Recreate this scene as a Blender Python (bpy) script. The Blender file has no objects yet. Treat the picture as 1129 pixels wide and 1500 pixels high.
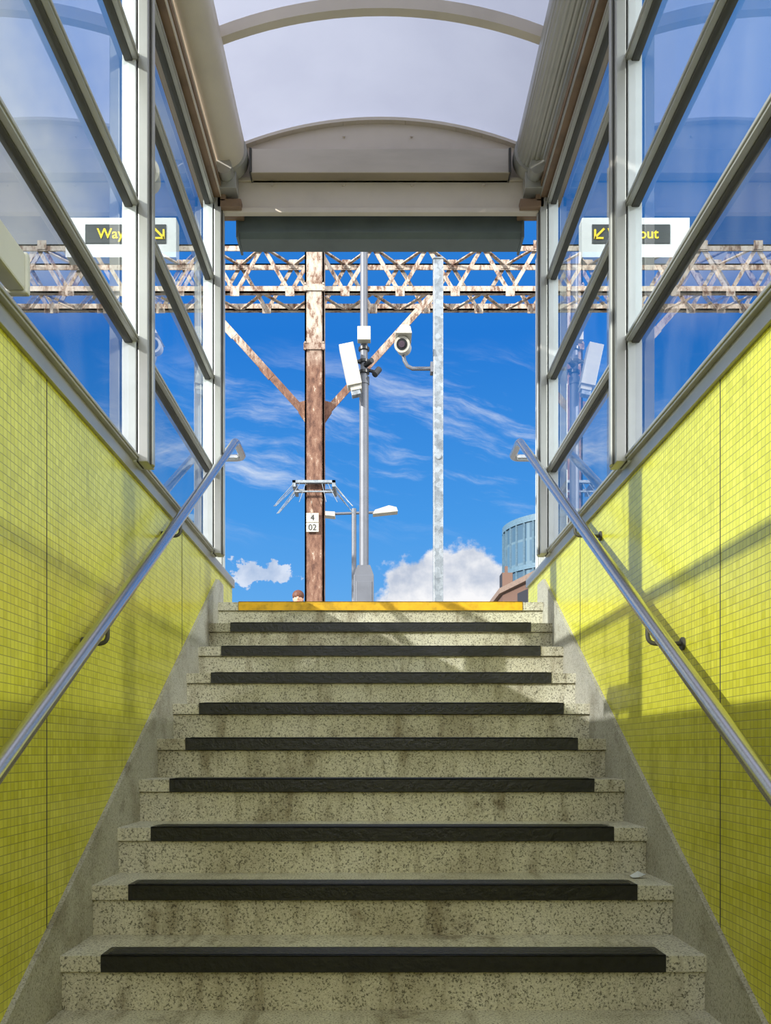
import bpy, math, random
from mathutils import Vector, Matrix
random.seed(4)
H = 1.476            # eye height above lower floor
CX = 0.0175          # stair centre line
XL, XR = -0.985, 1.02
PLAT = 2.38          # platform level
scene = bpy.context.scene
scene.view_settings.view_transform = 'Standard'
scene.view_settings.look = 'None'

# ------------------------------------------------------------------ mesh builder
class MB:
    def __init__(s): s.v=[]; s.f=[]; s.m=[]; s.s=[]
    def add(s, vs, fs, m=0, sm=False):
        o=len(s.v); s.v += [tuple(p) for p in vs]
        for f in fs:
            s.f.append([i+o for i in f]); s.m.append(m); s.s.append(sm)
    def box(s,x0,x1,y0,y1,z0,z1,m=0):
        if x0>x1: x0,x1=x1,x0
        if y0>y1: y0,y1=y1,y0
        if z0>z1: z0,z1=z1,z0
        vs=[(x0,y0,z0),(x1,y0,z0),(x1,y1,z0),(x0,y1,z0),(x0,y0,z1),(x1,y0,z1),(x1,y1,z1),(x0,y1,z1)]
        s.add(vs,[(0,3,2,1),(4,5,6,7),(0,1,5,4),(1,2,6,5),(2,3,7,6),(3,0,4,7)],m)
    def obox(s,c,size,rot,m=0):
        R=rot.to_matrix() if hasattr(rot,'to_matrix') else rot
        hx,hy,hz=[a/2 for a in size]; c=Vector(c)
        vs=[c+R@Vector(p) for p in [(-hx,-hy,-hz),(hx,-hy,-hz),(hx,hy,-hz),(-hx,hy,-hz),(-hx,-hy,hz),(hx,-hy,hz),(hx,hy,hz),(-hx,hy,hz)]]
        s.add(vs,[(0,3,2,1),(4,5,6,7),(0,1,5,4),(1,2,6,5),(2,3,7,6),(3,0,4,7)],m)
    def beam(s,p1,p2,w,h,m=0,up=(0,0,1)):
        p1=Vector(p1);p2=Vector(p2);d=(p2-p1);L=d.length;d.normalize()
        u=Vector(up)
        if abs(d.dot(u))>.98: u=Vector((0,1,0))
        a=d.cross(u).normalized();b=a.cross(d).normalized()
        R=Matrix((a,d,b)).transposed()
        s.obox((p1+p2)/2,(w,L,h),R,m)
    def cyl(s,p1,p2,r,m=0,seg=20,r2=None,cap=True):
        if r2 is None: r2=r
        p1=Vector(p1);p2=Vector(p2);d=(p2-p1).normalized()
        u=Vector((0,0,1)) if abs(d.z)<.9 else Vector((1,0,0))
        a=d.cross(u).normalized();b=a.cross(d)
        c=[(math.cos(2*math.pi*i/seg),math.sin(2*math.pi*i/seg)) for i in range(seg)]
        vs=[p1+(a*x+b*y)*r for x,y in c]+[p2+(a*x+b*y)*r2 for x,y in c]
        s.add(vs,[(i,(i+1)%seg,seg+(i+1)%seg,seg+i) for i in range(seg)],m,True)
        if cap:
            s.add(vs[:seg],[tuple(range(seg))[::-1]],m); s.add(vs[seg:],[tuple(range(seg))],m)
    def tube(s,path,r,m=0,seg=20):
        P=[Vector(p) for p in path];n=len(P);vs=[]
        prev=None
        for i,p in enumerate(P):
            d=(P[min(i+1,n-1)]-P[max(i-1,0)]).normalized()
            if prev is None:
                u=Vector((0,0,1)) if abs(d.z)<.9 else Vector((1,0,0))
                a=d.cross(u).normalized()
            else:
                a=(prev-d*prev.dot(d)).normalized()
            prev=a;b=a.cross(d)
            for k in range(seg):
                t=2*math.pi*k/seg;vs.append(p+(a*math.cos(t)+b*math.sin(t))*r)
        fs=[(i*seg+k,i*seg+(k+1)%seg,(i+1)*seg+(k+1)%seg,(i+1)*seg+k) for i in range(n-1) for k in range(seg)]
        s.add(vs,fs,m,True)
        s.add(vs[:seg],[tuple(range(seg))[::-1]],m); s.add(vs[-seg:],[tuple(range(seg))],m)
    def ball(s,c,r,m=0,n=16,sc=(1,1,1)):
        vs=[];fs=[]
        for i in range(n+1):
            th=math.pi*i/n
            for k in range(2*n):
                ph=math.pi*k/n
                vs.append((c[0]+r*sc[0]*math.sin(th)*math.cos(ph),c[1]+r*sc[1]*math.sin(th)*math.sin(ph),c[2]+r*sc[2]*math.cos(th)))
        for i in range(n):
            for k in range(2*n):
                fs.append((i*2*n+k,(i+1)*2*n+k,(i+1)*2*n+(k+1)%(2*n),i*2*n+(k+1)%(2*n)))
        s.add(vs,fs,m,True)
    def prism(s,pts,axis,a0,a1,m=0,sm=False):
        def mk(p,a):
            if axis=='x': return (a,p[0],p[1])
            if axis=='y': return (p[0],a,p[1])
            return (p[0],p[1],a)
        n=len(pts);vs=[mk(p,a0) for p in pts]+[mk(p,a1) for p in pts]
        s.add(vs,[(i,(i+1)%n,n+(i+1)%n,n+i) for i in range(n)],m,sm)
        s.add(vs,[tuple(range(n))[::-1],tuple(range(n,2*n))],m)
    def build(s,name,mats,parent=None,bevel=0,seg=2):
        me=bpy.data.meshes.new(name);me.from_pydata(s.v,[],s.f)
        for mt in mats: me.materials.append(mt)
        for p,mi,sm in zip(me.polygons,s.m,s.s): p.material_index=mi;p.use_smooth=sm
        import bmesh
        bm=bmesh.new();bm.from_mesh(me);bmesh.ops.recalc_face_normals(bm,faces=bm.faces);bm.to_mesh(me);bm.free()
        ob=bpy.data.objects.new(name,me);scene.collection.objects.link(ob)
        if parent: ob.parent=parent
        if bevel:
            b=ob.modifiers.new('bevel','BEVEL');b.width=bevel;b.segments=seg;b.limit_method='ANGLE';b.angle_limit=math.radians(50)
        return ob
def empty(name):
    e=bpy.data.objects.new(name,None);scene.collection.objects.link(e);return e

# ------------------------------------------------------------------ materials
def S(r,g,b):
    f=lambda c:(c/255/12.92) if c/255<=.04045 else ((c/255+.055)/1.055)**2.4
    return (f(r),f(g),f(b),1)
def newmat(name):
    m=bpy.data.materials.new(name);m.use_nodes=True
    nt=m.node_tree;return m,nt,nt.nodes['Principled BSDF'],nt.nodes['Material Output']
def link(nt,a,b): nt.links.new(a,b)
def objco(nt,scale=(1,1,1)):
    t=nt.nodes.new('ShaderNodeTexCoord');mp=nt.nodes.new('ShaderNodeMapping');mp.inputs['Scale'].default_value=scale
    link(nt,t.outputs['Object'],mp.inputs['Vector']);return mp.outputs[0]
def noise(nt,vec,scale,detail=4,rough=.55):
    n=nt.nodes.new('ShaderNodeTexNoise');n.inputs['Scale'].default_value=scale;n.inputs['Detail'].default_value=detail;n.inputs['Roughness'].default_value=rough
    link(nt,vec,n.inputs['Vector']);return n.outputs['Fac']
def ramp(nt,fac,stops):
    r=nt.nodes.new('ShaderNodeValToRGB');e=r.color_ramp.elements
    e[0].position,e[0].color=stops[0];e[1].position,e[1].color=stops[-1]
    for p,c in stops[1:-1]:
        k=e.new(p);k.color=c
    link(nt,fac,r.inputs[0]);return r.outputs[0]
def mix(nt,fac,a,b,mode='MIX'):
    n=nt.nodes.new('ShaderNodeMix');n.data_type='RGBA';n.blend_type=mode
    for sock,val in ((n.inputs[0],fac),(n.inputs[6],a),(n.inputs[7],b)):
        if hasattr(val,'links') or isinstance(val,bpy.types.NodeSocket): link(nt,val,sock)
        else: sock.default_value=val
    return n.outputs[2]
def bump(nt,bsdf,h,strength,dist=.01):
    b=nt.nodes.new('ShaderNodeBump');b.inputs['Strength'].default_value=strength;b.inputs['Distance'].default_value=dist
    link(nt,h,b.inputs['Height']);link(nt,b.outputs[0],bsdf.inputs['Normal'])
def simple(name,col,rough=.5,metal=0,var=.12,scale=8,bmp=0,stretch=(1,1,1)):
    m,nt,p,o=newmat(name);v=objco(nt,stretch);n=noise(nt,v,scale,5)
    d=tuple(c*(1-var*2) for c in col[:3])+(1,);l=tuple(min(1,c*(1+var)) for c in col[:3])+(1,)
    link(nt,ramp(nt,n,[(.3,d),(.5,col),(.72,l)]),p.inputs['Base Color'])
    p.inputs['Roughness'].default_value=rough;p.inputs['Metallic'].default_value=metal
    if bmp: bump(nt,p,n,bmp)
    return m

def m_tile():
    m,nt,p,o=newmat('lime_mosaic_tile')
    t=nt.nodes.new('ShaderNodeTexCoord');sp=nt.nodes.new('ShaderNodeSeparateXYZ');cb=nt.nodes.new('ShaderNodeCombineXYZ')
    link(nt,t.outputs['Object'],sp.inputs[0]);link(nt,sp.outputs[1],cb.inputs[0]);link(nt,sp.outputs[2],cb.inputs[1])
    b=nt.nodes.new('ShaderNodeTexBrick');b.offset=0;b.inputs['Scale'].default_value=1
    b.inputs['Brick Width'].default_value=.024;b.inputs['Row Height'].default_value=.024
    b.inputs['Mortar Size'].default_value=.0013;b.inputs['Mortar Smooth'].default_value=.3;b.inputs['Bias'].default_value=0
    b.inputs['Color1'].default_value=S(224,219,74);b.inputs['Color2'].default_value=S(207,202,56);b.inputs['Mortar'].default_value=S(160,158,70)
    link(nt,cb.outputs[0],b.inputs['Vector'])
    v=objco(nt);n=noise(nt,v,1.6,5,.6);n2=noise(nt,v,30,3)
    g=ramp(nt,n,[(.3,(.84,.84,.76,1)),(.6,(1,1,1,1))])
    c=mix(nt,1,b.outputs['Color'],g,'MULTIPLY')
    # grime streaks
    v3=objco(nt,(1,5,.8));n3=noise(nt,v3,2.2,6,.65)
    c=mix(nt,.8,c,ramp(nt,n3,[(.30,(.70,.70,.58,1)),(.46,(1,1,1,1))]),'MULTIPLY')
    link(nt,c,p.inputs['Base Color']);p.inputs['Roughness'].default_value=.25
    bb=nt.nodes.new('ShaderNodeBump');bb.invert=True;bb.inputs['Strength'].default_value=.5;bb.inputs['Distance'].default_value=.002
    link(nt,b.outputs['Fac'],bb.inputs['Height'])
    b2=nt.nodes.new('ShaderNodeBump');b2.inputs['Strength'].default_value=.25;b2.inputs['Distance'].default_value=.006
    link(nt,n2,b2.inputs['Height']);link(nt,bb.outputs[0],b2.inputs['Normal']);link(nt,b2.outputs[0],p.inputs['Normal'])
    return m
def m_concrete(name,base,dark,light,stain=.6):
    m,nt,p,o=newmat(name);v=objco(nt)
    sp=noise(nt,v,150,2,.7);spc=ramp(nt,sp,[(.36,dark),(.47,base),(.62,base),(.72,light)])
    vo=nt.nodes.new('ShaderNodeTexVoronoi');vo.inputs['Scale'].default_value=110;link(nt,v,vo.inputs['Vector'])
    holes=ramp(nt,vo.outputs['Distance'],[(.10,(.35,.33,.3,1)),(.22,(1,1,1,1))])
    c=mix(nt,.8,spc,holes,'MULTIPLY')
    big=noise(nt,v,2.2,6,.65);st=ramp(nt,big,[(.32,(.52,.48,.38,1)),(.5,(.88,.87,.8,1)),(.66,(1.0,1.0,1.0,1))])
    c=mix(nt,stain,c,st,'MULTIPLY')
    v2=objco(nt,(6,1,1.2));drip=noise(nt,v2,2.5,5,.6);dr=ramp(nt,drip,[(.3,(.45,.40,.32,1)),(.48,(1,1,1,1))])
    c=mix(nt,.75,c,dr,'MULTIPLY')
    rs=noise(nt,v,3.1,7,.72);c=mix(nt,.85,c,ramp(nt,rs,[(.29,(.26,.19,.13,1)),(.41,(1,1,1,1))]),'MULTIPLY')
    link(nt,c,p.inputs['Base Color']);p.inputs['Roughness'].default_value=.75
    bump(nt,p,sp,.35,.004);return m
def m_rust():
    m,nt,p,o=newmat('flaking_paint_rust');v=objco(nt,(1,1,.45))
    n=noise(nt,v,11,8,.75)
    low=ramp(nt,n,[(.36,S(74,48,38)),(.50,S(112,80,64)),(.60,S(132,102,84)),(.64,S(180,166,150))])
    high=ramp(nt,n,[(.36,S(86,62,50)),(.44,S(122,96,80)),(.49,S(166,152,138)),(.64,S(190,182,170))])
    t=nt.nodes.new('ShaderNodeTexCoord');sx=nt.nodes.new('ShaderNodeSeparateXYZ');link(nt,t.outputs['Object'],sx.inputs[0])
    mr=nt.nodes.new('ShaderNodeMapRange');mr.inputs[1].default_value=7.4;mr.inputs[2].default_value=8.0;link(nt,sx.outputs[2],mr.inputs[0])
    link(nt,mix(nt,mr.outputs[0],low,high),p.inputs['Base Color']);p.inputs['Roughness'].default_value=.85
    bump(nt,p,n,.5,.02);return m
def m_galv():
    m,nt,p,o=newmat('galvanised_steel');v=objco(nt)
    vo=nt.nodes.new('ShaderNodeTexVoronoi');vo.inputs['Scale'].default_value=26;link(nt,v,vo.inputs['Vector'])
    c=ramp(nt,vo.outputs['Color'],[(.1,S(118,126,132)),(.9,S(152,160,166))])
    n=noise(nt,v,7,5,.7);c=mix(nt,.7,c,ramp(nt,n,[(.40,(.62,.64,.66,1)),(.5,(1,1,1,1))]),'MULTIPLY')
    link(nt,c,p.inputs['Base Color']);p.inputs['Metallic'].default_value=.35;p.inputs['Roughness'].default_value=.5;return m
def m_glass(name,tint,haze=0.0):
    m=bpy.data.materials.new(name);m.use_nodes=True;nt=m.node_tree
    nt.nodes.remove(nt.nodes['Principled BSDF']);o=nt.nodes['Material Output']
    lw=nt.nodes.new('ShaderNodeLayerWeight');lw.inputs['Blend'].default_value=.5
    pw=nt.nodes.new('ShaderNodeMath');pw.operation='POWER';pw.inputs[1].default_value=4;link(nt,lw.outputs['Facing'],pw.inputs[0])
    ma=nt.nodes.new('ShaderNodeMath');ma.operation='MULTIPLY_ADD';ma.inputs[1].default_value=.88;ma.inputs[2].default_value=.10;link(nt,pw.outputs[0],ma.inputs[0])
    tr=nt.nodes.new('ShaderNodeBsdfTransparent');tr.inputs[0].default_value=tint
    gl=nt.nodes.new('ShaderNodeBsdfGlossy');gl.inputs['Roughness'].default_value=.0;gl.inputs[0].default_value=(1,1,1,1)
    base=tr.outputs[0]
    if haze:
        df=nt.nodes.new('ShaderNodeBsdfDiffuse');df.inputs[0].default_value=(.8,.8,.8,1)
        v=objco(nt,(1,1.0,.5));n=noise(nt,v,2.5,4);r=ramp(nt,n,[(.4,(0,0,0,1)),(.75,(haze,haze,haze,1))])
        mx=nt.nodes.new('ShaderNodeMixShader');link(nt,r,mx.inputs[0]);link(nt,base,mx.inputs[1]);link(nt,df.outputs[0],mx.inputs[2]);base=mx.outputs[0]
    mx=nt.nodes.new('ShaderNodeMixShader');link(nt,ma.outputs[0],mx.inputs[0]);link(nt,base,mx.inputs[1]);link(nt,gl.outputs[0],mx.inputs[2])
    link(nt,mx.outputs[0],o.inputs[0]);return m
def m_poly():
    m=bpy.data.materials.new('polycarbonate');m.use_nodes=True;nt=m.node_tree
    nt.nodes.remove(nt.nodes['Principled BSDF']);o=nt.nodes['Material Output']
    v=objco(nt);n=noise(nt,v,2,5);c=ramp(nt,n,[(.35,S(160,164,182)),(.65,S(166,170,187))])
    a=nt.nodes.new('ShaderNodeBsdfTranslucent');b=nt.nodes.new('ShaderNodeBsdfDiffuse')
    link(nt,c,a.inputs[0]);link(nt,c,b.inputs[0])
    m1=nt.nodes.new('ShaderNodeMixShader');m1.inputs[0].default_value=.45;link(nt,a.outputs[0],m1.inputs[1]);link(nt,b.outputs[0],m1.inputs[2])
    link(nt,m1.outputs[0],o.inputs[0]);return m

TILE=m_tile()
CONC=m_concrete('terrazzo_concrete',S(210,205,186),S(112,108,94),S(236,232,218),.75)
CONC2=m_concrete('skirting_concrete',S(180,176,166),S(134,130,118),S(208,205,196),.4)
PAVE=simple('platform_paving',S(120,118,112),.85,0,.15,12,.2)
RUST=m_rust();GALV=m_galv()
ALU=simple('aluminium_frame',S(176,174,168),.38,.45,.05,4)
ALUD=simple('dark_frame_gasket',S(70,68,64),.6,0,.1,6)  # own dark colour of gaskets, panel joints and brackets
WHITE=simple('white_frame_paint',S(206,208,208),.45,0,.05,5)
BEIGE=simple('beige_powder_coat',S(212,200,186),.5,.0,.05,3)
BROWN=simple('weathered_brown_trim',S(138,112,90),.6,.1,.15,6)
STEEL=simple('brushed_stainless',S(196,196,198),.26,1,.06,20,0,(1,8,8))
STEELD=simple('satin_steel_cover',S(184,174,156),.34,.8,.08,1.5,0,(1,1,4))
SHUT=simple('dark_shutter_metal',S(96,106,106),.45,.3,.08,5)
BLACK=simple('black_nosing_rubber',S(28,28,28),.35,0,.25,60,.3)
YELLOW=simple('yellow_nosing',S(222,170,20),.5,0,.18,20,.2)
POLE=simple('grey_pole_paint',S(104,108,116),.5,.3,.06,6)
CREAM=simple('cream_plastic',S(180,178,166),.45,0,.04,4)
DARK=simple('dark_plastic',S(30,32,34),.3,0,.1,6)
SIGNY=simple('sign_yellow',S(236,206,30),.5,0,.03,6)
SIGND=simple('sign_charcoal',S(52,56,58),.5,0,.05,6)
GLASS=m_glass('glazing',(.86,.95,.96,1),.08)
GLASSD=m_glass('glazing_reflection_tint',(.56,.60,.64,1),.12)  # clear lower panes; dark sky and reflections put into the tint
POLY=m_poly()
def Z(r): return H+r

# ------------------------------------------------------------------ stairs
b=MB()
N=14
for j in range(1,N):
    yn=1.53+.3*(j-1);zt=.17*j
    b.box(XL+.01,XR-.01,yn+.014,yn+.345,max(0,zt-.30),zt-.052)
    b.box(XL+.01,XR-.01,yn,yn+.318,zt-.05,zt)
yn=1.53+.3*(N-1)
b.box(XL+.01,XR-.01,yn+.014,6.05,PLAT-.30,PLAT-.052)
b.box(XL+.01,XR-.01,yn,6.05,PLAT-.05,PLAT)
for j in range(1,N+1):
    yn=1.53+.3*(j-1);zt=.17*j;mt=1 if j<N else 2
    x0,x1=-.845,.88
    dep=.11 if j<N else .06
    b.box(x0,x1,yn-.005,yn+dep,zt-.002,zt+.004,mt)
    b.box(x0,x1,yn-.005,yn+.003,zt-.050,zt+.004,mt)
    if j<N:
        for k in range(6):
            b.box(x0+.02,x1-.02,yn+.008+k*.016,yn+.016+k*.016,zt+.003,zt+.0065,mt)
b.build('staircase',[CONC,BLACK,YELLOW],bevel=.004)

# skirting strings
for nm,xa,xb in (('trim_1',XL-.005,XL+.016),('trim_2',XR-.016,XR+.005)):
    b=MB();s=.17/.30
    y0,z0=1.53,.17
    pts=[(y0-.6,0),(y0-.25,z0+.14-.25*s-.0),(5.43,PLAT+.14),(5.62,PLAT+.14),(5.62,PLAT-.3),(5.2,PLAT-.45),(1.6,0)]
    pts[1]=(y0-.25,z0+.14-.25*s)
    b.prism(pts,'x',xa,xb)
    b.build(nm,[CONC2],bevel=.003)

# floors
b=MB();b.box(-3,3,-4,1.56,-.2,0);b.build('floor',[CONC2])
b=MB()
b.box(-30,30,6.05,70,PLAT-.4,PLAT)
b.box(-30,XL-.15,-10,6.05,PLAT-.4,PLAT);b.box(XR+.15,30,-10,6.05,PLAT-.4,PLAT)
b.build('floor_platform',[PAVE])
b=MB();b.box(-3,3,-4.2,-4,0,PLAT);b.build('wall_back',[TILE])

# tile walls
for nm,x0,x1,face in (('wall_left',XL-.14,XL,XL),('wall_right',XR,XR+.14,XR)):
    b=MB();b.box(x0,x1,-4,6.05,0,Z(1.13))
    sg=1 if face<0 else -1
    for yy in (-1.0,.9,2.66,4.5):
        b.box(face-.001*sg,face+.0012*sg,yy-.0025,yy+.0025,0,Z(1.12),1)
    b.build(nm,[TILE,ALUD])
    b=MB();b.box(x0-.01,x1+.01,-4,6.07,Z(1.13),Z(1.155));
    b.box(face-.002*sg,face+.014*sg,-4,6.07,Z(1.105),Z(1.16),0)
    b.build('trim_3' if face<0 else 'trim_4',[ALU],bevel=.002)

# ------------------------------------------------------------------ glazed screens
def screen(nm,side):
    root=empty(nm)
    face=XL if side<0 else XR
    def X(d): return face-side*d      # d = distance inwards from wall face
    b=MB();posts=[-1.4,.25,1.9,3.55,5.2]
    for y in posts:
        b.box(X(-.03),X(.025),y,y+.11,Z(1.15),Z(3.3),1)
        b.box(X(.025),X(.033),y+.012,y+.098,Z(1.15),Z(3.3),2)
        b.box(X(.033),X(.072),y,y+.11,Z(1.15),Z(3.3),0)
        b.box(X(.072),X(.078),y+.03,y+.08,Z(1.15),Z(3.3),2)
        b.box(X(.072),X(.084),y+.038,y+.072,Z(1.15),Z(3.3),0)
    for z in (1.17,1.64,2.18,2.76,3.20):
        b.box(X(-.02),X(.012),-1.4,5.3,Z(z)-.019,Z(z)+.019,2)
        b.box(X(.010),X(.032),-1.4,5.3,Z(z)-.013,Z(z)+.014,0)
        b.box(X(.030),X(.038),-1.4,5.3,Z(z)-.005,Z(z)+.007,0)
    # end jamb of the opening
    b.box(X(-.15),X(-.05),5.93,6.03,Z(1.15),Z(3.3),0)
    b.box(X(-.05),X(-.04),5.95,6.01,Z(1.15),Z(3.3),1)
    b.build('frame',[ALU,WHITE,ALUD],root,bevel=.003)
    g=MB()
    ps=posts
    for i in range(len(ps)-1):
        for (a,c,mt) in ((1.18,1.63,1),(1.65,2.17,0),(2.19,2.75,0),(2.77,3.19,0)):
            x=X(-.004);y0=ps[i]+.1;y1=ps[i+1]+.01
            g.add([(x,y0,Z(a)),(x,y1,Z(a)),(x,y1,Z(c)),(x,y0,Z(c))],[(0,1,2,3)],mt)
    x=X(-.1)
    g.add([(x,5.3,Z(1.16)),(x,5.94,Z(1.16)),(x,5.94,Z(3.2)),(x,5.3,Z(3.2))],[(0,1,2,3)],0)
    g.build('panes',[GLASS,GLASSD],root)
    return root
screen('window_1',-1);screen('window_2',1)

# ------------------------------------------------------------------ canopy
root=empty('ceiling')
APX=3.71;R=2.25
def vz(x,r=R,a=APX): return Z(a-(r-math.sqrt(r*r-(x-CX)**2)))
b=MB();n=24;xs=[CX-.97+1.94*i/n for i in range(n+1)]
for off in (0,):
    vs=[];fs=[]
    for y in (-1.5,5.34):
        for x in xs: vs.append((x,y,vz(x)+.03))
    for i in range(n): fs.append((i,i+1,n+2+i,n+1+i))
    b.add(vs,fs,0,True)
b.build('vault_sheet',[POLY],root)
b=MB()
for y in (4.42,3.0,1.6,.2,-1.2):
    for i in range(n):
        xa,xb=xs[i],xs[i+1]
        pts=[(xa,vz(xa)-.035),(xb,vz(xb)-.035),(xb,vz(xb)+.025),(xa,vz(xa)+.025)]
        b.prism(pts,'y',y,y+.05,0)
b.build('ribs',[BEIGE],root)
# gutter beams either side
for nm,side in (('gutter_beam_left',-1),('gutter_beam_right',1)):
    b=MB();face=XL if side<0 else XR
    cx=face-side*.115;cz=3.44;r=.105
    pts=[]
    K=40
    for i in range(K+1):
        t=math.pi*1.05*i/K- .05*math.pi    # from inner side sweeping under to outer
        rr=r-(.004 if (i%3==1 and side>0) else 0)
        pts.append((cx-side*math.cos(t)*rr,Z(cz-math.sin(t)*rr)))
    pts+= [(cx+side*r,Z(3.6)),(cx-side*(r-.02),Z(3.58)),(cx-side*r,Z(3.5))]
    b.prism(pts,'y',-1.5,5.17,0)
    # eave channel + brown soffit strip
    b.box(face+side*.06,face-side*.075,-1.5,5.3,Z(3.225),Z(3.335),0)
    b.box(face-side*.0755,face-side*.082,-1.5,5.3,Z(3.25),Z(3.285),1)
    b.box(face+side*.058,face-side*.07,-1.5,5.3,Z(3.222),Z(3.226),1)
    # end casting
    b.cyl((cx,5.12,Z(cz)),(cx,5.21,Z(cz)),r+.016,2,32)
    b.cyl((cx,5.05,Z(3.31)),(cx,5.25,Z(3.33)),.045,2,16)
    b.box(cx-.055,cx+.055,5.14,5.24,Z(3.24),Z(3.44),2)
    b.build(nm,[BEIGE if side<0 else ALU,BROWN,ALU],root,bevel=.003)
# header over the opening
root=empty('portal_header')
b=MB()
pts=[(XL+.06,Z(3.19)),(XR-.06,Z(3.19))]
for i in range(n+1):
    x=(XR-.12)-(XR-.12-(XL+.12))*i/n
    pts.append((x,vz(x)-.0))
b.prism(pts,'y',5.27,5.33,0)
b.box(XL+.10,XR-.10,5.24,5.27,Z(3.345),Z(3.365),0)
b.box(XL+.06,XR-.06,5.235,5.275,Z(3.155),Z(3.185),0)
b.box(XL+.1,XR-.1,5.255,5.27,Z(3.19),Z(3.345),0)
# arch rim
for i in range(n):
    xa=XL+.12+(XR-XL-.24)*i/n;xb=XL+.12+(XR-XL-.24)*(i+1)/n
    b.prism([(xa,vz(xa)-.012),(xb,vz(xb)-.012),(xb,vz(xb)+.006),(xa,vz(xa)+.006)],'y',5.235,5.28,0)
for x in (-.62,-.2,.2,.62):
    b.cyl((x,5.24,Z(3.325)),(x,5.256,Z(3.325)),.008,0,10)
    b.cyl((x,5.255,Z(3.62)),(x,5.272,Z(3.62)),.007,0,10)
b.build('header_plate',[BEIGE],root,bevel=.003)
b=MB()
b.box(-.735,.765,5.17,5.262,Z(3.345),Z(3.485),0)
b.box(-.742,-.735,5.165,5.262,Z(3.34),Z(3.49),1);b.box(.765,.772,5.165,5.262,Z(3.34),Z(3.49),1)
for x in (-.742,.757):
    b.box(x,x+.015,5.160,5.166,Z(3.345),Z(3.485),1)
b.build('cover_box',[STEELD,ALUD],root,bevel=.003)
b=MB()
b.prism([(5.34,Z(3.21)),(5.34,Z(3.10)),(5.37,Z(3.075)),(5.50,Z(3.07)),(5.52,Z(3.21))],'x',-.83,.86,0)
b.box(-.845,-.83,5.33,5.53,Z(3.065),Z(3.22),0);b.box(.86,.875,5.33,5.53,Z(3.065),Z(3.22),0)
b.box(-.85,.88,5.36,5.53,Z(3.20),Z(3.23),1)
b.build('roller_shutter_box',[SHUT,BEIGE],root,bevel=.003)
# side brackets
b=MB()
for s_,x in ((1,XL+.05),(-1,XR-.05)):
    b.box(x,x+s_*.14,5.2,5.34,Z(3.165),Z(3.215),0)
    b.box(x-.0,x+s_*.05,5.2,5.3,Z(3.2),Z(3.4),0)
b.build('side_brackets',[BROWN],root,bevel=.004)

# ------------------------------------------------------------------ handrails
def arc(p0,c,p1,k=6):
    p0,c,p1=Vector(p0),Vector(c),Vector(p1)
    return [(1-t)**2*p0+2*t*(1-t)*c+t*t*p1 for t in [i/k for i in range(k+1)]]
for side in (-1,1):
    root=empty('handrail')
    xr=-.9 if side<0 else .9
    wf=XL if side<0 else XR
    s=.17/.3
    ye=5.67;ze=Z(1.967)
    def line(y): return Vector((xr,y,ze-(ye-y)*s))
    path=[line(.9),line(2),line(4),line(ye-.10)]
    path+=arc(line(ye-.06),(xr,ye,ze),(xr,ye+.06,ze))
    path+=arc((xr,5.93,ze),(xr,6.0,ze),(xr+side*.06,6.0,ze))
    xe=(XL-.07) if side<0 else (XR+.07)
    path+=[Vector((xe,6.0,ze))]
    b=MB();b.tube(path,.0235,0,24)
    b.cyl((xe-side*.012,6.0,ze),(xe,6.0,ze),.045,0,20)
    b.build('rail',[STEEL],root)
    b=MB()
    for y in (1.9,2.98,4.08,5.2):
        p=line(y)
        if y>5.1: continue
        pts=[p+Vector((0,0,-.02)),p+Vector((0,0,-.05))]+arc(p+Vector((0,0,-.055)),p+Vector((0,0,-.085)),p+Vector((side*.03,0,-.085)))+[Vector((wf,y,p.z-.085))]
        b.tube(pts,.0075,0,12)
        b.cyl((wf-side*.008,y,p.z-.085),(wf+side*.002,y,p.z-.085),.022,0,18)
        b.beam(p+Vector((0,-.03,-.038)),p+Vector((0,.03,-.006)),.025,.006,0)
    b.build('brackets',[ALUD],root)

# linear light fixture on left wall sill
b=MB();b.box(XL+.005,XL+.055,2.03,2.36,Z(1.215),Z(1.315));b.box(XL+.0,XL+.06,2.36,2.385,Z(1.21),Z(1.32))
b.box(XL+.005,XL+.03,2.2,2.25,Z(1.15),Z(1.24))
b.build('linear_light_fixture',[CREAM],bevel=.006)

# litter on step
b=MB()
random.seed(2)
vs=[(.93+.03*math.cos(t)*random.uniform(.7,1.1),3.2+.02*math.sin(t),1.02+.002+random.uniform(0,.012)) for t in [i*math.pi/4 for i in range(8)]]
vs.append((.93,3.2,1.046));b.add(vs,[(i,(i+1)%8,8) for i in range(8)]);b.build('paper_litter',[WHITE])

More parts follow.
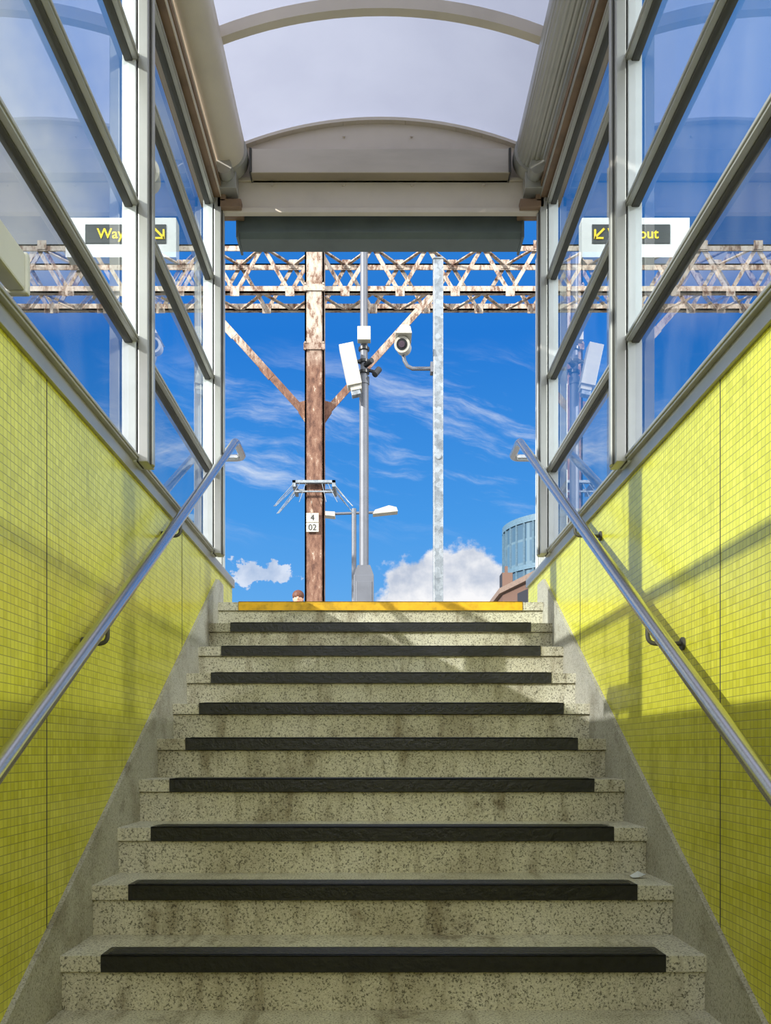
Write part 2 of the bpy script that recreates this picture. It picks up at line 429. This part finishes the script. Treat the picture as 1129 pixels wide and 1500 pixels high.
# ------------------------------------------------------------------ way out signs
def sign(side):
    root=empty('way_out_sign')
    y=6.0+.3
    if side<0: xa,xb=-2.2,-1.42;da,db=-2.06,-1.49;px=-1.68
    else: xa,xb=1.44,2.2;da,db=1.51,2.06;px=1.70
    b=MB()
    b.box(xa,xb,y,y+.10,Z(3.48),Z(3.76),0)
    b.box(da,db,y-.006,y+.002,Z(3.575),Z(3.71),1)
    b.cyl((px,y+.15,PLAT),(px,y+.15,Z(4.2)),.045,2,16)
    b.cyl((px,y+.15,PLAT),(px,y+.15,PLAT+.03),.11,2,16)
    b.box(px-.08,px+.08,y+.09,y+.15,Z(3.5),Z(3.68),2)
    # arrow
    ax=db-.045 if side<0 else da+.05;az=Z(3.642);d=1 if side<0 else -1
    yy=y-.010
    b.beam((ax-d*.035,yy,az+.035),(ax+d*.03,yy,az-.03),.006,.016,3,(1,0,0))
    b.box(min(ax-d*.03,ax+d*.036),max(ax-d*.03,ax+d*.036),yy-.003,yy+.003,az-.04,az-.025,3)
    b.box(min(ax+d*.022,ax+d*.037),max(ax+d*.022,ax+d*.037),yy-.003,yy+.003,az-.04,az+.03,3)
    b.build('board',[WHITE,SIGND,POLE,3 and SIGNY],root,bevel=.002)
    cu=bpy.data.curves.new('lettering','FONT');cu.body='Way out';cu.size=.10;cu.extrude=.001
    cu.align_x='LEFT';ob=bpy.data.objects.new('lettering',cu);scene.collection.objects.link(ob)
    ob.location=((da+.085) if side<0 else (da+.11),y-.008,Z(3.61));ob.rotation_euler=(math.pi/2,0,0);cu.materials.append(SIGNY)
    cu.offset=.0015
    ob.parent=root
sign(-1);sign(1)

# CCTV camera generic (points -Y by default)
def bullet(b,c,d,r=.085,L=.28,mb=0,ml=1):
    c=Vector(c);d=Vector(d).normalized()
    b.cyl(c-d*L/2,c+d*L/2,r,mb,28)
    b.cyl(c+d*L/2,c+d*(L/2+.03),r*1.05,mb,28,r*1.02)
    b.cyl(c+d*(L/2+.028),c+d*(L/2+.034),r*.72,ml,28)
    b.cyl(c+d*(L/2+.03),c+d*(L/2+.045),r*.42,2,20)
    b.ball(c-d*L/2,r*.98,mb,10)
LENS=simple('lens_glass',S(70,60,70),.1,0,.1,4)
b=MB();bullet(b,(-1.62,6.3,Z(4.05)),(.2,-1,-.35));b.cyl((-1.62,6.33,Z(3.96)),(-1.68,6.45,Z(3.85)),.02,0,12)
b.build('cctv_camera',[CREAM,DARK,LENS])

# ------------------------------------------------------------------ gantry
root=empty('overhead_line_gantry')
b=MB()
yF,yB=14.0,14.55
zT,zB=7.90,7.17
mx=-.98
X0,X1=-10.4,10.4
for y in (yF,yB):
    for z in (zT,zB):
        b.box(X0,X1,y-.045,y+.045,Z(z)-.012,Z(z)+.012,0)
        b.box(X0,X1,y-.045,y-.03,Z(z)-.09 if z==zT else Z(z)-.012,Z(z)+.012 if z==zT else Z(z)+.09,0)
p=.86;x=X0;k=0
while x<X1-.01:
    for y in (yF,yB):
        o=0 if y==yF else p/2
        za,zb=(zT,zB) if k%2==0 else (zB,zT)
        b.beam((x+o,y,Z(za)),(min(x+o+p*.5,X1),y,Z(zb)),.06,.012,0,(0,1,0))
        b.beam((x+o,y+.03,Z(za)),(min(x+o+p*.5,X1),y+.03,Z(zb)),.012,.06,0,(0,1,0))
        b.box(x+o-.07,x+o+.07,y-.055,y-.045,Z(za)-.07,Z(za)+.07,0)
    for z in (zT,zB):
        ya,yb=(yF,yB) if k%2==0 else (yB,yF)
        b.beam((x,ya,Z(z)),(x+p*.5,yb,Z(z)),.05,.02,0)
    x+=p*.5;k+=1
for m_ in (mx,-10.4,10.4):
    # laced H mast
    b.box(m_-.15,m_-.125,13.85,14.15,PLAT,Z(8.0),0);b.box(m_+.125,m_+.15,13.85,14.15,PLAT,Z(8.0),0)
    b.box(m_-.15,m_+.15,13.99,14.01,PLAT,Z(8.0),0)
    b.box(m_-.15,m_-.07,13.85,13.865,PLAT,Z(8.0),0);b.box(m_+.07,m_+.15,13.85,13.865,PLAT,Z(8.0),0)
    b.box(m_-.11,m_+.11,13.83,13.85,PLAT+.0,Z(7.9),0)
    for z in (6.26,7.17,7.9):
        b.box(m_-.165,m_+.165,13.81,13.86,Z(z)-.05,Z(z)+.05,0)
        for dx in (-.14,.14):
            for dz in (-.05,.05): b.cyl((m_+dx,13.79,Z(z)+dz),(m_+dx,13.82,Z(z)+dz),.015,0,8)
    b.box(m_-.3,m_+.3,13.7,14.3,PLAT,PLAT+.06,0)
    for sd in (-1,1):
        for off in (0,.14):
            b.beam((m_+sd*.15,14.0,Z(5.32-off*.6)),(m_+sd*(1.80+off*.5),14.0,Z(7.14)),.055,.02,0,(0,1,0))
            b.beam((m_+sd*.15,14.04,Z(5.32-off*.6)),(m_+sd*(1.80+off*.5),14.04,Z(7.14)),.02,.06,0,(0,1,0))
        b.obox((m_+sd*.76,14.0,Z(5.93)),(.22,.03,.11),Matrix.Rotation(-sd*math.radians(48),3,'Y'),0)
        b.obox((m_+sd*1.32,14.0,Z(6.55)),(.16,.03,.11),Matrix.Rotation(-sd*math.radians(48),3,'Y'),0)
        b.prism([(m_+sd*.14,Z(5.12)),(m_+sd*.26,Z(5.3)),(m_+sd*.26,Z(5.45)),(m_+sd*.14,Z(5.48))],'y',13.97,14.03,0)
b.build('truss_and_masts',[RUST],root)
b=MB()  # anti-climb spikes on mast
b.box(mx-.33,mx+.33,13.72,13.80,Z(4.12),Z(4.16),0);b.box(mx-.33,mx+.33,14.2,14.28,Z(4.12),Z(4.16),0)
b.box(mx-.33,mx-.28,13.72,14.28,Z(4.06),Z(4.16),0);b.box(mx+.28,mx+.33,13.72,14.28,Z(4.06),Z(4.16),0)
b.box(mx-.30,mx+.30,13.73,13.76,Z(3.98),Z(4.0),0)
for i in range(6):
    t=i/5
    for sd in (-1,1):
        y=13.74+.5*t
        b.cyl((mx+sd*.30,y,Z(4.12)),(mx+sd*.60,y-.15+.2*t,Z(3.72+.04*(i%3))),.005,0,6)
        if i%2: b.cyl((mx+sd*(.08+.22*t),13.74,Z(4.12)),(mx+sd*(.12+.42*t),13.5,Z(3.76)),.005,0,6)
b.build('anti_climb_spikes',[GALV],root)
b=MB()
b.box(mx-.12,mx+.07,13.78,13.80,Z(3.53),Z(3.67),0);b.box(mx-.12,mx+.07,13.78,13.80,Z(3.38),Z(3.52),0)
b.build('number_plates',[CREAM],root)
for txt,zz_ in (('4',3.555),('02',3.405)):
    cu=bpy.data.curves.new('plate_text','FONT');cu.body=txt;cu.size=.13;cu.align_x='CENTER'
    ob=bpy.data.objects.new('plate_text',cu);scene.collection.objects.link(ob);ob.location=(mx-.025,13.775,Z(zz_));ob.rotation_euler=(math.pi/2,0,0)
    cu.materials.append(DARK);ob.parent=root

# ------------------------------------------------------------------ CCTV pole
b=MB();px=-.153;py=10.0
b.cyl((px,py,Z(1.9)),(px,py,Z(4.15)),.052,0,20)
b.cyl((px,py,Z(4.15)),(px,py,Z(6.2)),.042,0,20)
b.cyl((px,py,Z(4.1)),(px,py,Z(4.18)),.06,0,20)
b.box(px-.11,px+.11,py-.11,py+.11,PLAT,Z(1.95),0)
b.prism([(px-.11,Z(1.95)),(px+.11,Z(1.95)),(px+.07,Z(2.06)),(px-.07,Z(2.06))],'y',py-.1,py+.1,0)
b.box(px-.09,px+.09,py-.118,py-.108,PLAT+.1,Z(1.88),0)
b.box(px-.07,px+.075,py-.14,py-.04,Z(4.54),Z(4.69),1)
# clamps & arms
for z in (4.22,4.34,4.48): b.cyl((px,py,Z(z)),(px,py,Z(z)+.03),.062,2,16)
b.cyl((px,py,Z(4.35)),(px-.14,py-.1,Z(4.32)),.02,2,10)
b.cyl((px,py,Z(4.27)),(px+.17,py-.05,Z(4.21)),.018,2,10)
b.cyl((px+.17,py-.05,Z(4.25)),(px+.12,py-.1,Z(4.17)),.035,2,12)
b.cyl((px,py,Z(4.30)),(px+.09,py-.12,Z(4.32)),.03,2,12)
Rc=Matrix.Rotation(math.radians(-12),3,'Y')
b.obox((px-.13,py-.16,Z(4.20)),(.12,.12,.50),Rc,1)
b.obox((px-.145,py-.17,Z(4.23)),(.16,.15,.46),Rc,1)
b.obox((px-.085,py-.16,Z(3.935)),(.10,.10,.06),Rc,3)
b.build('cctv_pole',[POLE,CREAM,DARK,GALV],bevel=.006)

# ------------------------------------------------------------------ galvanised post + camera
b=MB();gx=.608;gy=9.0
b.box(gx-.05,gx+.05,gy-.05,gy+.05,PLAT,Z(4.93),0)
b.box(gx-.056,gx+.056,gy-.056,gy+.056,Z(4.93),Z(4.95),0)
b.box(gx-.12,gx+.12,gy-.12,gy+.12,PLAT,PLAT+.02,0)
b.cyl((gx,gy-.06,Z(2.95)),(gx,gy-.05,Z(2.95)),.03,0,16)
b.build('galvanised_post',[GALV],bevel=.008)
b=MB()
bullet(b,(.255,gy-.05,Z(4.05)),(-.12,-1,-.28),.075,.22)
b.prism([(.175,Z(4.09)),(.335,Z(4.09)),(.32,Z(4.155)),(.27,Z(4.175)),(.22,Z(4.165))],'y',gy-.26,gy+.05,0)
b.tube([(.26,gy,Z(3.98)),(.27,gy,Z(3.93)),(.30,gy,Z(3.875)),(.35,gy,Z(3.85)),(.553,gy,Z(3.85))],.02,3,12)
b.box(.53,.5575,gy-.05,gy+.05,Z(3.80),Z(3.90),3)
b.build('cctv_camera',[CREAM,DARK,LENS,POLE])

# ------------------------------------------------------------------ street lamp
b=MB();lx,ly=-.53,20.0
b.cyl((lx,ly,PLAT),(lx,ly,Z(5.42)),.055,0,14)
b.cyl((lx,ly,PLAT),(lx,ly,PLAT+1.0),.085,0,14)
b.cyl((lx-.62,ly,Z(5.30)),(lx+.5,ly,Z(5.34)),.03,0,10)
for sd in (-1,1):
    c0=lx+sd*.42;c1=lx+sd*.98
    pts=[(c0,Z(5.27)),(c1,Z(5.33)),(c1-sd*.03,Z(5.42)),(c1-sd*.2,Z(5.46)),(c0+sd*.05,Z(5.36))]
    if sd>0: b.prism(pts,'y',ly-.14,ly+.14,1)
    else:
        b.prism([(c0-.0,Z(5.22)),(c0-.4,Z(5.26)),(c0-.38,Z(5.34)),(c0,Z(5.32))],'y',ly-.14,ly+.14,1)
b.build('street_lamp',[POLE,CREAM],bevel=.01)

# ------------------------------------------------------------------ distant buildings
def m_facade(name,wall,win,bw,bh,mort,rough=.3,axis='xz'):
    m,nt,p,o=newmat(name)
    t=nt.nodes.new('ShaderNodeTexCoord');sp=nt.nodes.new('ShaderNodeSeparateXYZ');cb=nt.nodes.new('ShaderNodeCombineXYZ')
    link(nt,t.outputs['Object'],sp.inputs[0]);link(nt,sp.outputs[0],cb.inputs[0]);link(nt,sp.outputs[2],cb.inputs[1])
    b=nt.nodes.new('ShaderNodeTexBrick');b.offset=0;b.inputs['Scale'].default_value=1
    b.inputs['Brick Width'].default_value=bw;b.inputs['Row Height'].default_value=bh;b.inputs['Mortar Size'].default_value=mort
    b.inputs['Color1'].default_value=win;b.inputs['Color2'].default_value=tuple(c*.7 for c in win[:3])+(1,);b.inputs['Mortar'].default_value=wall
    link(nt,cb.outputs[0],b.inputs['Vector']);link(nt,b.outputs['Color'],p.inputs['Base Color']);p.inputs['Roughness'].default_value=rough
    return m
TOW=m_facade('tower_glass',S(86,112,128),S(66,98,122),1.2,1.5,.08)
BRK=m_facade('brick_facade',S(104,80,68),S(44,46,54),.9,1.7,.30,.7)
b=MB()
b.cyl((13.2,60,PLAT),(13.2,60,Z(14.6)),4.7,0,64)
b.cyl((13.2,60,Z(14.6)),(13.2,60,Z(15.0)),4.8,1,64)
b.cyl((13.2,60,Z(11.6)),(13.2,60,Z(11.9)),4.82,1,64)
for i in range(40):
    a=2*math.pi*i/40;b.beam((13.2+4.74*math.cos(a),60+4.74*math.sin(a),PLAT),(13.2+4.74*math.cos(a),60+4.74*math.sin(a),Z(14.6)),.12,.12,1)
b.build('round_glass_tower',[TOW,simple('tower_trim',S(84,112,130),.4)])
b=MB()
fp=[(7.0,50),(8.15,45),(10.5,36),(22,38),(22,54),(7.0,54)]
b.prism(fp,'z',PLAT,Z(8.8),0)
fp2=[(6.8,50),(7.95,44.8),(10.3,35.7),(22.2,37.8),(22.2,54.2),(6.8,54.2)]
b.prism(fp2,'z',Z(8.8),Z(9.1),1)
b.prism(fp2,'z',Z(6.9),Z(7.05),1)
b.box(6.9,7.5,49.6,50.6,Z(9.1),Z(9.9),0);b.box(7.1,7.25,49.8,50,Z(9.9),Z(10.3),0)
b.build('brick_building',[BRK,simple('stone_cornice',S(126,108,96),.7)])

# ------------------------------------------------------------------ person on platform (back of head visible)
SKIN=simple('skin',S(214,168,140),.5,0,.04,10)
HAIR=simple('auburn_hair',S(98,58,40),.6,0,.3,60,.4,(1,1,.2))
COAT=simple('navy_coat',S(44,50,70),.8,0,.1,14,.1);TROU=simple('dark_trousers',S(50,48,46),.8,0,.1,14,.1);SHOE=simple('shoe_leather',S(34,28,26),.4,0,.1,14)
def skin(name,pts,edges,mat,parent,sub=2,root_i=0):
    me=bpy.data.meshes.new(name);me.from_pydata([p[:3] for p in pts],edges,[])
    ob=bpy.data.objects.new(name,me);scene.collection.objects.link(ob);ob.parent=parent
    sm=ob.modifiers.new('skin','SKIN');sm.use_smooth_shade=True
    for i,p in enumerate(pts):
        d=me.skin_vertices[0].data[i];d.radius=(p[3],p[4] if len(p)>4 else p[3]);d.use_root=(i==root_i)
    ss=ob.modifiers.new('sub','SUBSURF');ss.levels=sub;ss.render_levels=sub
    me.materials.append(mat);return ob
person=empty('person')
def person_build():
    ox,oy,oz=-1.31,14.75,PLAT
    q=lambda x,y,z,*r:(ox+x,oy+y,oz+z)+r
    T=[q(0,0,.96,.13,.10),q(0,0,1.12,.125,.095),q(0,-.01,1.30,.15,.105),q(0,0,1.42,.10,.085),
       q(-.17,0,1.40,.055),q(-.22,0,1.14,.046),q(-.21,-.05,.90,.036),
       q(.17,0,1.40,.055),q(.22,0,1.14,.046),q(.21,-.05,.90,.036),q(0,0,.82,.15,.11)]
    skin('coat',T,[(0,1),(1,2),(2,3),(3,4),(4,5),(5,6),(3,7),(7,8),(8,9),(0,10)],COAT,person)
    L=[q(0,0,.88,.11,.09),q(-.09,0,.80,.085),q(-.10,0,.47,.06),q(-.10,.02,.09,.042),q(.09,0,.80,.085),q(.10,0,.47,.06),q(.10,.02,.09,.042)]
    skin('trousers',L,[(0,1),(1,2),(2,3),(0,4),(4,5),(5,6)],TROU,person)
    b=MB()
    for s_ in (-.10,.10):
        b.ball((ox+s_,oy-.05,oz+.045),.05,0,10,(.9,2.5,.9))
    b.build('shoes',[SHOE],person)
    for s_ in (-1,1):
        hx,hy,hz=s_*.21,-.055,.88
        P=[q(hx,hy,hz,.026),q(hx,hy-.01,hz-.05,.03,.018),q(hx,hy-.012,hz-.085,.032,.016)];E=[(0,1),(1,2)]
        for k,(dy,l) in enumerate(((-.03,.07),(-.01,.08),(.01,.075),(.03,.06))):
            a=len(P)
            P+= [q(hx,hy-.012+dy,hz-.09,.009),q(hx-s_*.004,hy-.014+dy,hz-.09-l*.55,.0085),q(hx-s_*.018,hy-.014+dy,hz-.09-l,.007)]
            E+= [(2,a),(a,a+1),(a+1,a+2)]
        a=len(P);P+= [q(hx-s_*.01,hy-.04,hz-.05,.011),q(hx-s_*.02,hy-.065,hz-.085,.009)];E+=[(1,a),(a,a+1)]
        skin('hand',P,E,SKIN,person,1)
    b=MB()
    b.cyl((ox,oy,oz+1.42),(ox,oy-.005,oz+1.54),.055,0,16)
    b.ball((ox,oy-.01,oz+1.605),.1,0,16,(.78,.92,1.15))
    b.ball((ox,oy-.105,oz+1.60),.018,0,8,(.8,1.1,1.4))
    for s_ in (-1,1):
        b.ball((ox+s_*.08,oy,oz+1.60),.025,0,8,(.4,.7,1.2))
        b.ball((ox+s_*.03,oy-.093,oz+1.625),.012,1,8)
    b.box(ox-.022,ox+.022,oy-.102,oy-.09,oz+1.545,oz+1.553,2)
    b.ball((ox,oy-.0,oz+1.660),.107,3,16,(.92,1.0,.86))
    b.ball((ox,oy+.045,oz+1.56),.09,3,12,(.95,.7,1.3))
    b.build('head',[SKIN,DARK,simple('lips',S(170,90,80)),HAIR],person)
person_build()

# ------------------------------------------------------------------ world
w=bpy.data.worlds.new('sky');scene.world=w;w.use_nodes=True;nt=w.node_tree
bg=nt.nodes['Background'];tc=nt.nodes.new('ShaderNodeTexCoord')
def M(op,a,b_=None,c=None,clamp=False):
    n=nt.nodes.new('ShaderNodeMath');n.operation=op;n.use_clamp=clamp
    for i,v in enumerate((a,b_,c)):
        if v is None: continue
        if isinstance(v,bpy.types.NodeSocket): nt.links.new(v,n.inputs[i])
        else: n.inputs[i].default_value=v
    return n.outputs[0]
def smooth(x,a,c):
    n=nt.nodes.new('ShaderNodeMapRange');n.interpolation_type='SMOOTHSTEP'
    nt.links.new(x,n.inputs[0]);n.inputs[1].default_value=a;n.inputs[2].default_value=c
    return n.outputs[0]
def comb(x,y,z=0.0):
    n=nt.nodes.new('ShaderNodeCombineXYZ')
    for i,v in enumerate((x,y,z)):
        if isinstance(v,bpy.types.NodeSocket): nt.links.new(v,n.inputs[i])
        else: n.inputs[i].default_value=v
    return n.outputs[0]
sp=nt.nodes.new('ShaderNodeSeparateXYZ');nt.links.new(tc.outputs['Generated'],sp.inputs[0])
dx,dy,dz=sp.outputs
yy=M('MAXIMUM',dy,.05);u=M('DIVIDE',dx,yy);v=M('DIVIDE',dz,yy)
sky=ramp(nt,dz,[(0.0,S(130,190,238)),(.14,S(104,174,238)),(.25,S(72,154,232)),(.42,S(36,122,214)),(.62,S(56,134,216)),(1,S(80,140,214))])
# streaky cirrus
a=M('ADD',u,M('MULTIPLY',v,-.3));bb=M('ADD',v,M('MULTIPLY',u,.26))
warp=noise(nt,comb(M('MULTIPLY',u,6),M('MULTIPLY',v,6)),1,3)
nc=noise(nt,comb(M('MULTIPLY',a,4.5),M('ADD',M('MULTIPLY',bb,24),M('MULTIPLY',warp,1.6)),3.3),1,8,.66)
cir=M('MULTIPLY',smooth(nc,.46,.78),M('MULTIPLY',smooth(v,.22,.31),M('SUBTRACT',1.0,smooth(v,.38,.47))))
cir=M('MULTIPLY',cir,.85)
# cumulus
def blob(cu_,cv,ru,rv,amp,seed,sc=30):
    e=M('SQRT',M('ADD',M('POWER',M('DIVIDE',M('SUBTRACT',u,cu_),ru),2.0),M('POWER',M('DIVIDE',M('SUBTRACT',v,cv),rv),2.0)))
    n_=noise(nt,comb(u,v,seed),sc,7,.6)
    return smooth(M('ADD',M('SUBTRACT',1.0,e),M('MULTIPLY',M('SUBTRACT',n_,.5),amp)),.0,.2)
c1=blob(.075,.165,.085,.066,1.1,0.0)
c1=M('MAXIMUM',c1,blob(.10,.19,.05,.045,1.0,.3))
c2=M('MULTIPLY',blob(-.135,.198,.040,.015,3.2,.9,45),.7)
c3=M('MULTIPLY',blob(-.30,.21,.08,.03,2.2,1.7),.8)
c4=M('MULTIPLY',blob(.36,.22,.10,.05,2.2,2.7),.8)
cum=M('MAXIMUM',M('MAXIMUM',c1,c2),M('MAXIMUM',c3,c4))
ysel=smooth(dy,.1,.3);cum=M('MULTIPLY',cum,ysel);cir=M('MULTIPLY',cir,ysel)
shade=noise(nt,comb(u,v,5.0),22,5)
cc=ramp(nt,shade,[(.35,S(190,200,218)),(.6,S(250,250,252))])
# high broken clouds away from the open sky patch; unseen ones added for fill
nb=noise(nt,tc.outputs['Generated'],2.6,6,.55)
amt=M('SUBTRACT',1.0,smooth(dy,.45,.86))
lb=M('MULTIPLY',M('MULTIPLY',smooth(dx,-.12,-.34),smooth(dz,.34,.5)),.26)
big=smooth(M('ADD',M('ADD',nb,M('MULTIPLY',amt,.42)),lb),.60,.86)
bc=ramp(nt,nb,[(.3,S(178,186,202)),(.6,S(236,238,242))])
fill_gain=M('ADD',1.0,M('MULTIPLY',M('SUBTRACT',1.0,smooth(dy,-.1,.5)),1.9))  # brightens the unseen clouds behind and overhead to light the interior
bcm=nt.nodes.new('ShaderNodeVectorMath');bcm.operation='SCALE';nt.links.new(bc,bcm.inputs[0]);nt.links.new(fill_gain,bcm.inputs['Scale'])
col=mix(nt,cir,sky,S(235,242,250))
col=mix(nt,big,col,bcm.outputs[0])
col=mix(nt,cum,col,cc)
gnd=M('SUBTRACT',1.0,smooth(dz,-.03,.0))
col=mix(nt,gnd,col,S(120,120,116))
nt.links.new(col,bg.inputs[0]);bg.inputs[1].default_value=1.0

# ------------------------------------------------------------------ sun + its mirror reflection off the opposite glazing
def sun(name,d,st,col,ang=.6):
    l=bpy.data.lights.new(name,'SUN');l.energy=st;l.color=col;l.angle=math.radians(ang)
    o=bpy.data.objects.new(name,l);scene.collection.objects.link(o)
    o.rotation_euler=Vector(d).to_track_quat('-Z','Y').to_euler();o.location=(0,0,12)
sun('sun',(1,.8,-.53),7.0,(1,.95,.86))
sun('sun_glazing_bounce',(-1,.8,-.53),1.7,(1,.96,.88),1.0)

# ------------------------------------------------------------------ camera
cam=bpy.data.cameras.new('camera');co=bpy.data.objects.new('camera',cam);scene.collection.objects.link(co)
co.location=(0,0,H);co.rotation_euler=(math.pi/2,0,0)
cam.lens=1309/1500*36;cam.sensor_width=36;cam.sensor_fit='AUTO'
cam.shift_x=11.5/1500;cam.shift_y=350/1500;cam.clip_end=500
scene.camera=co
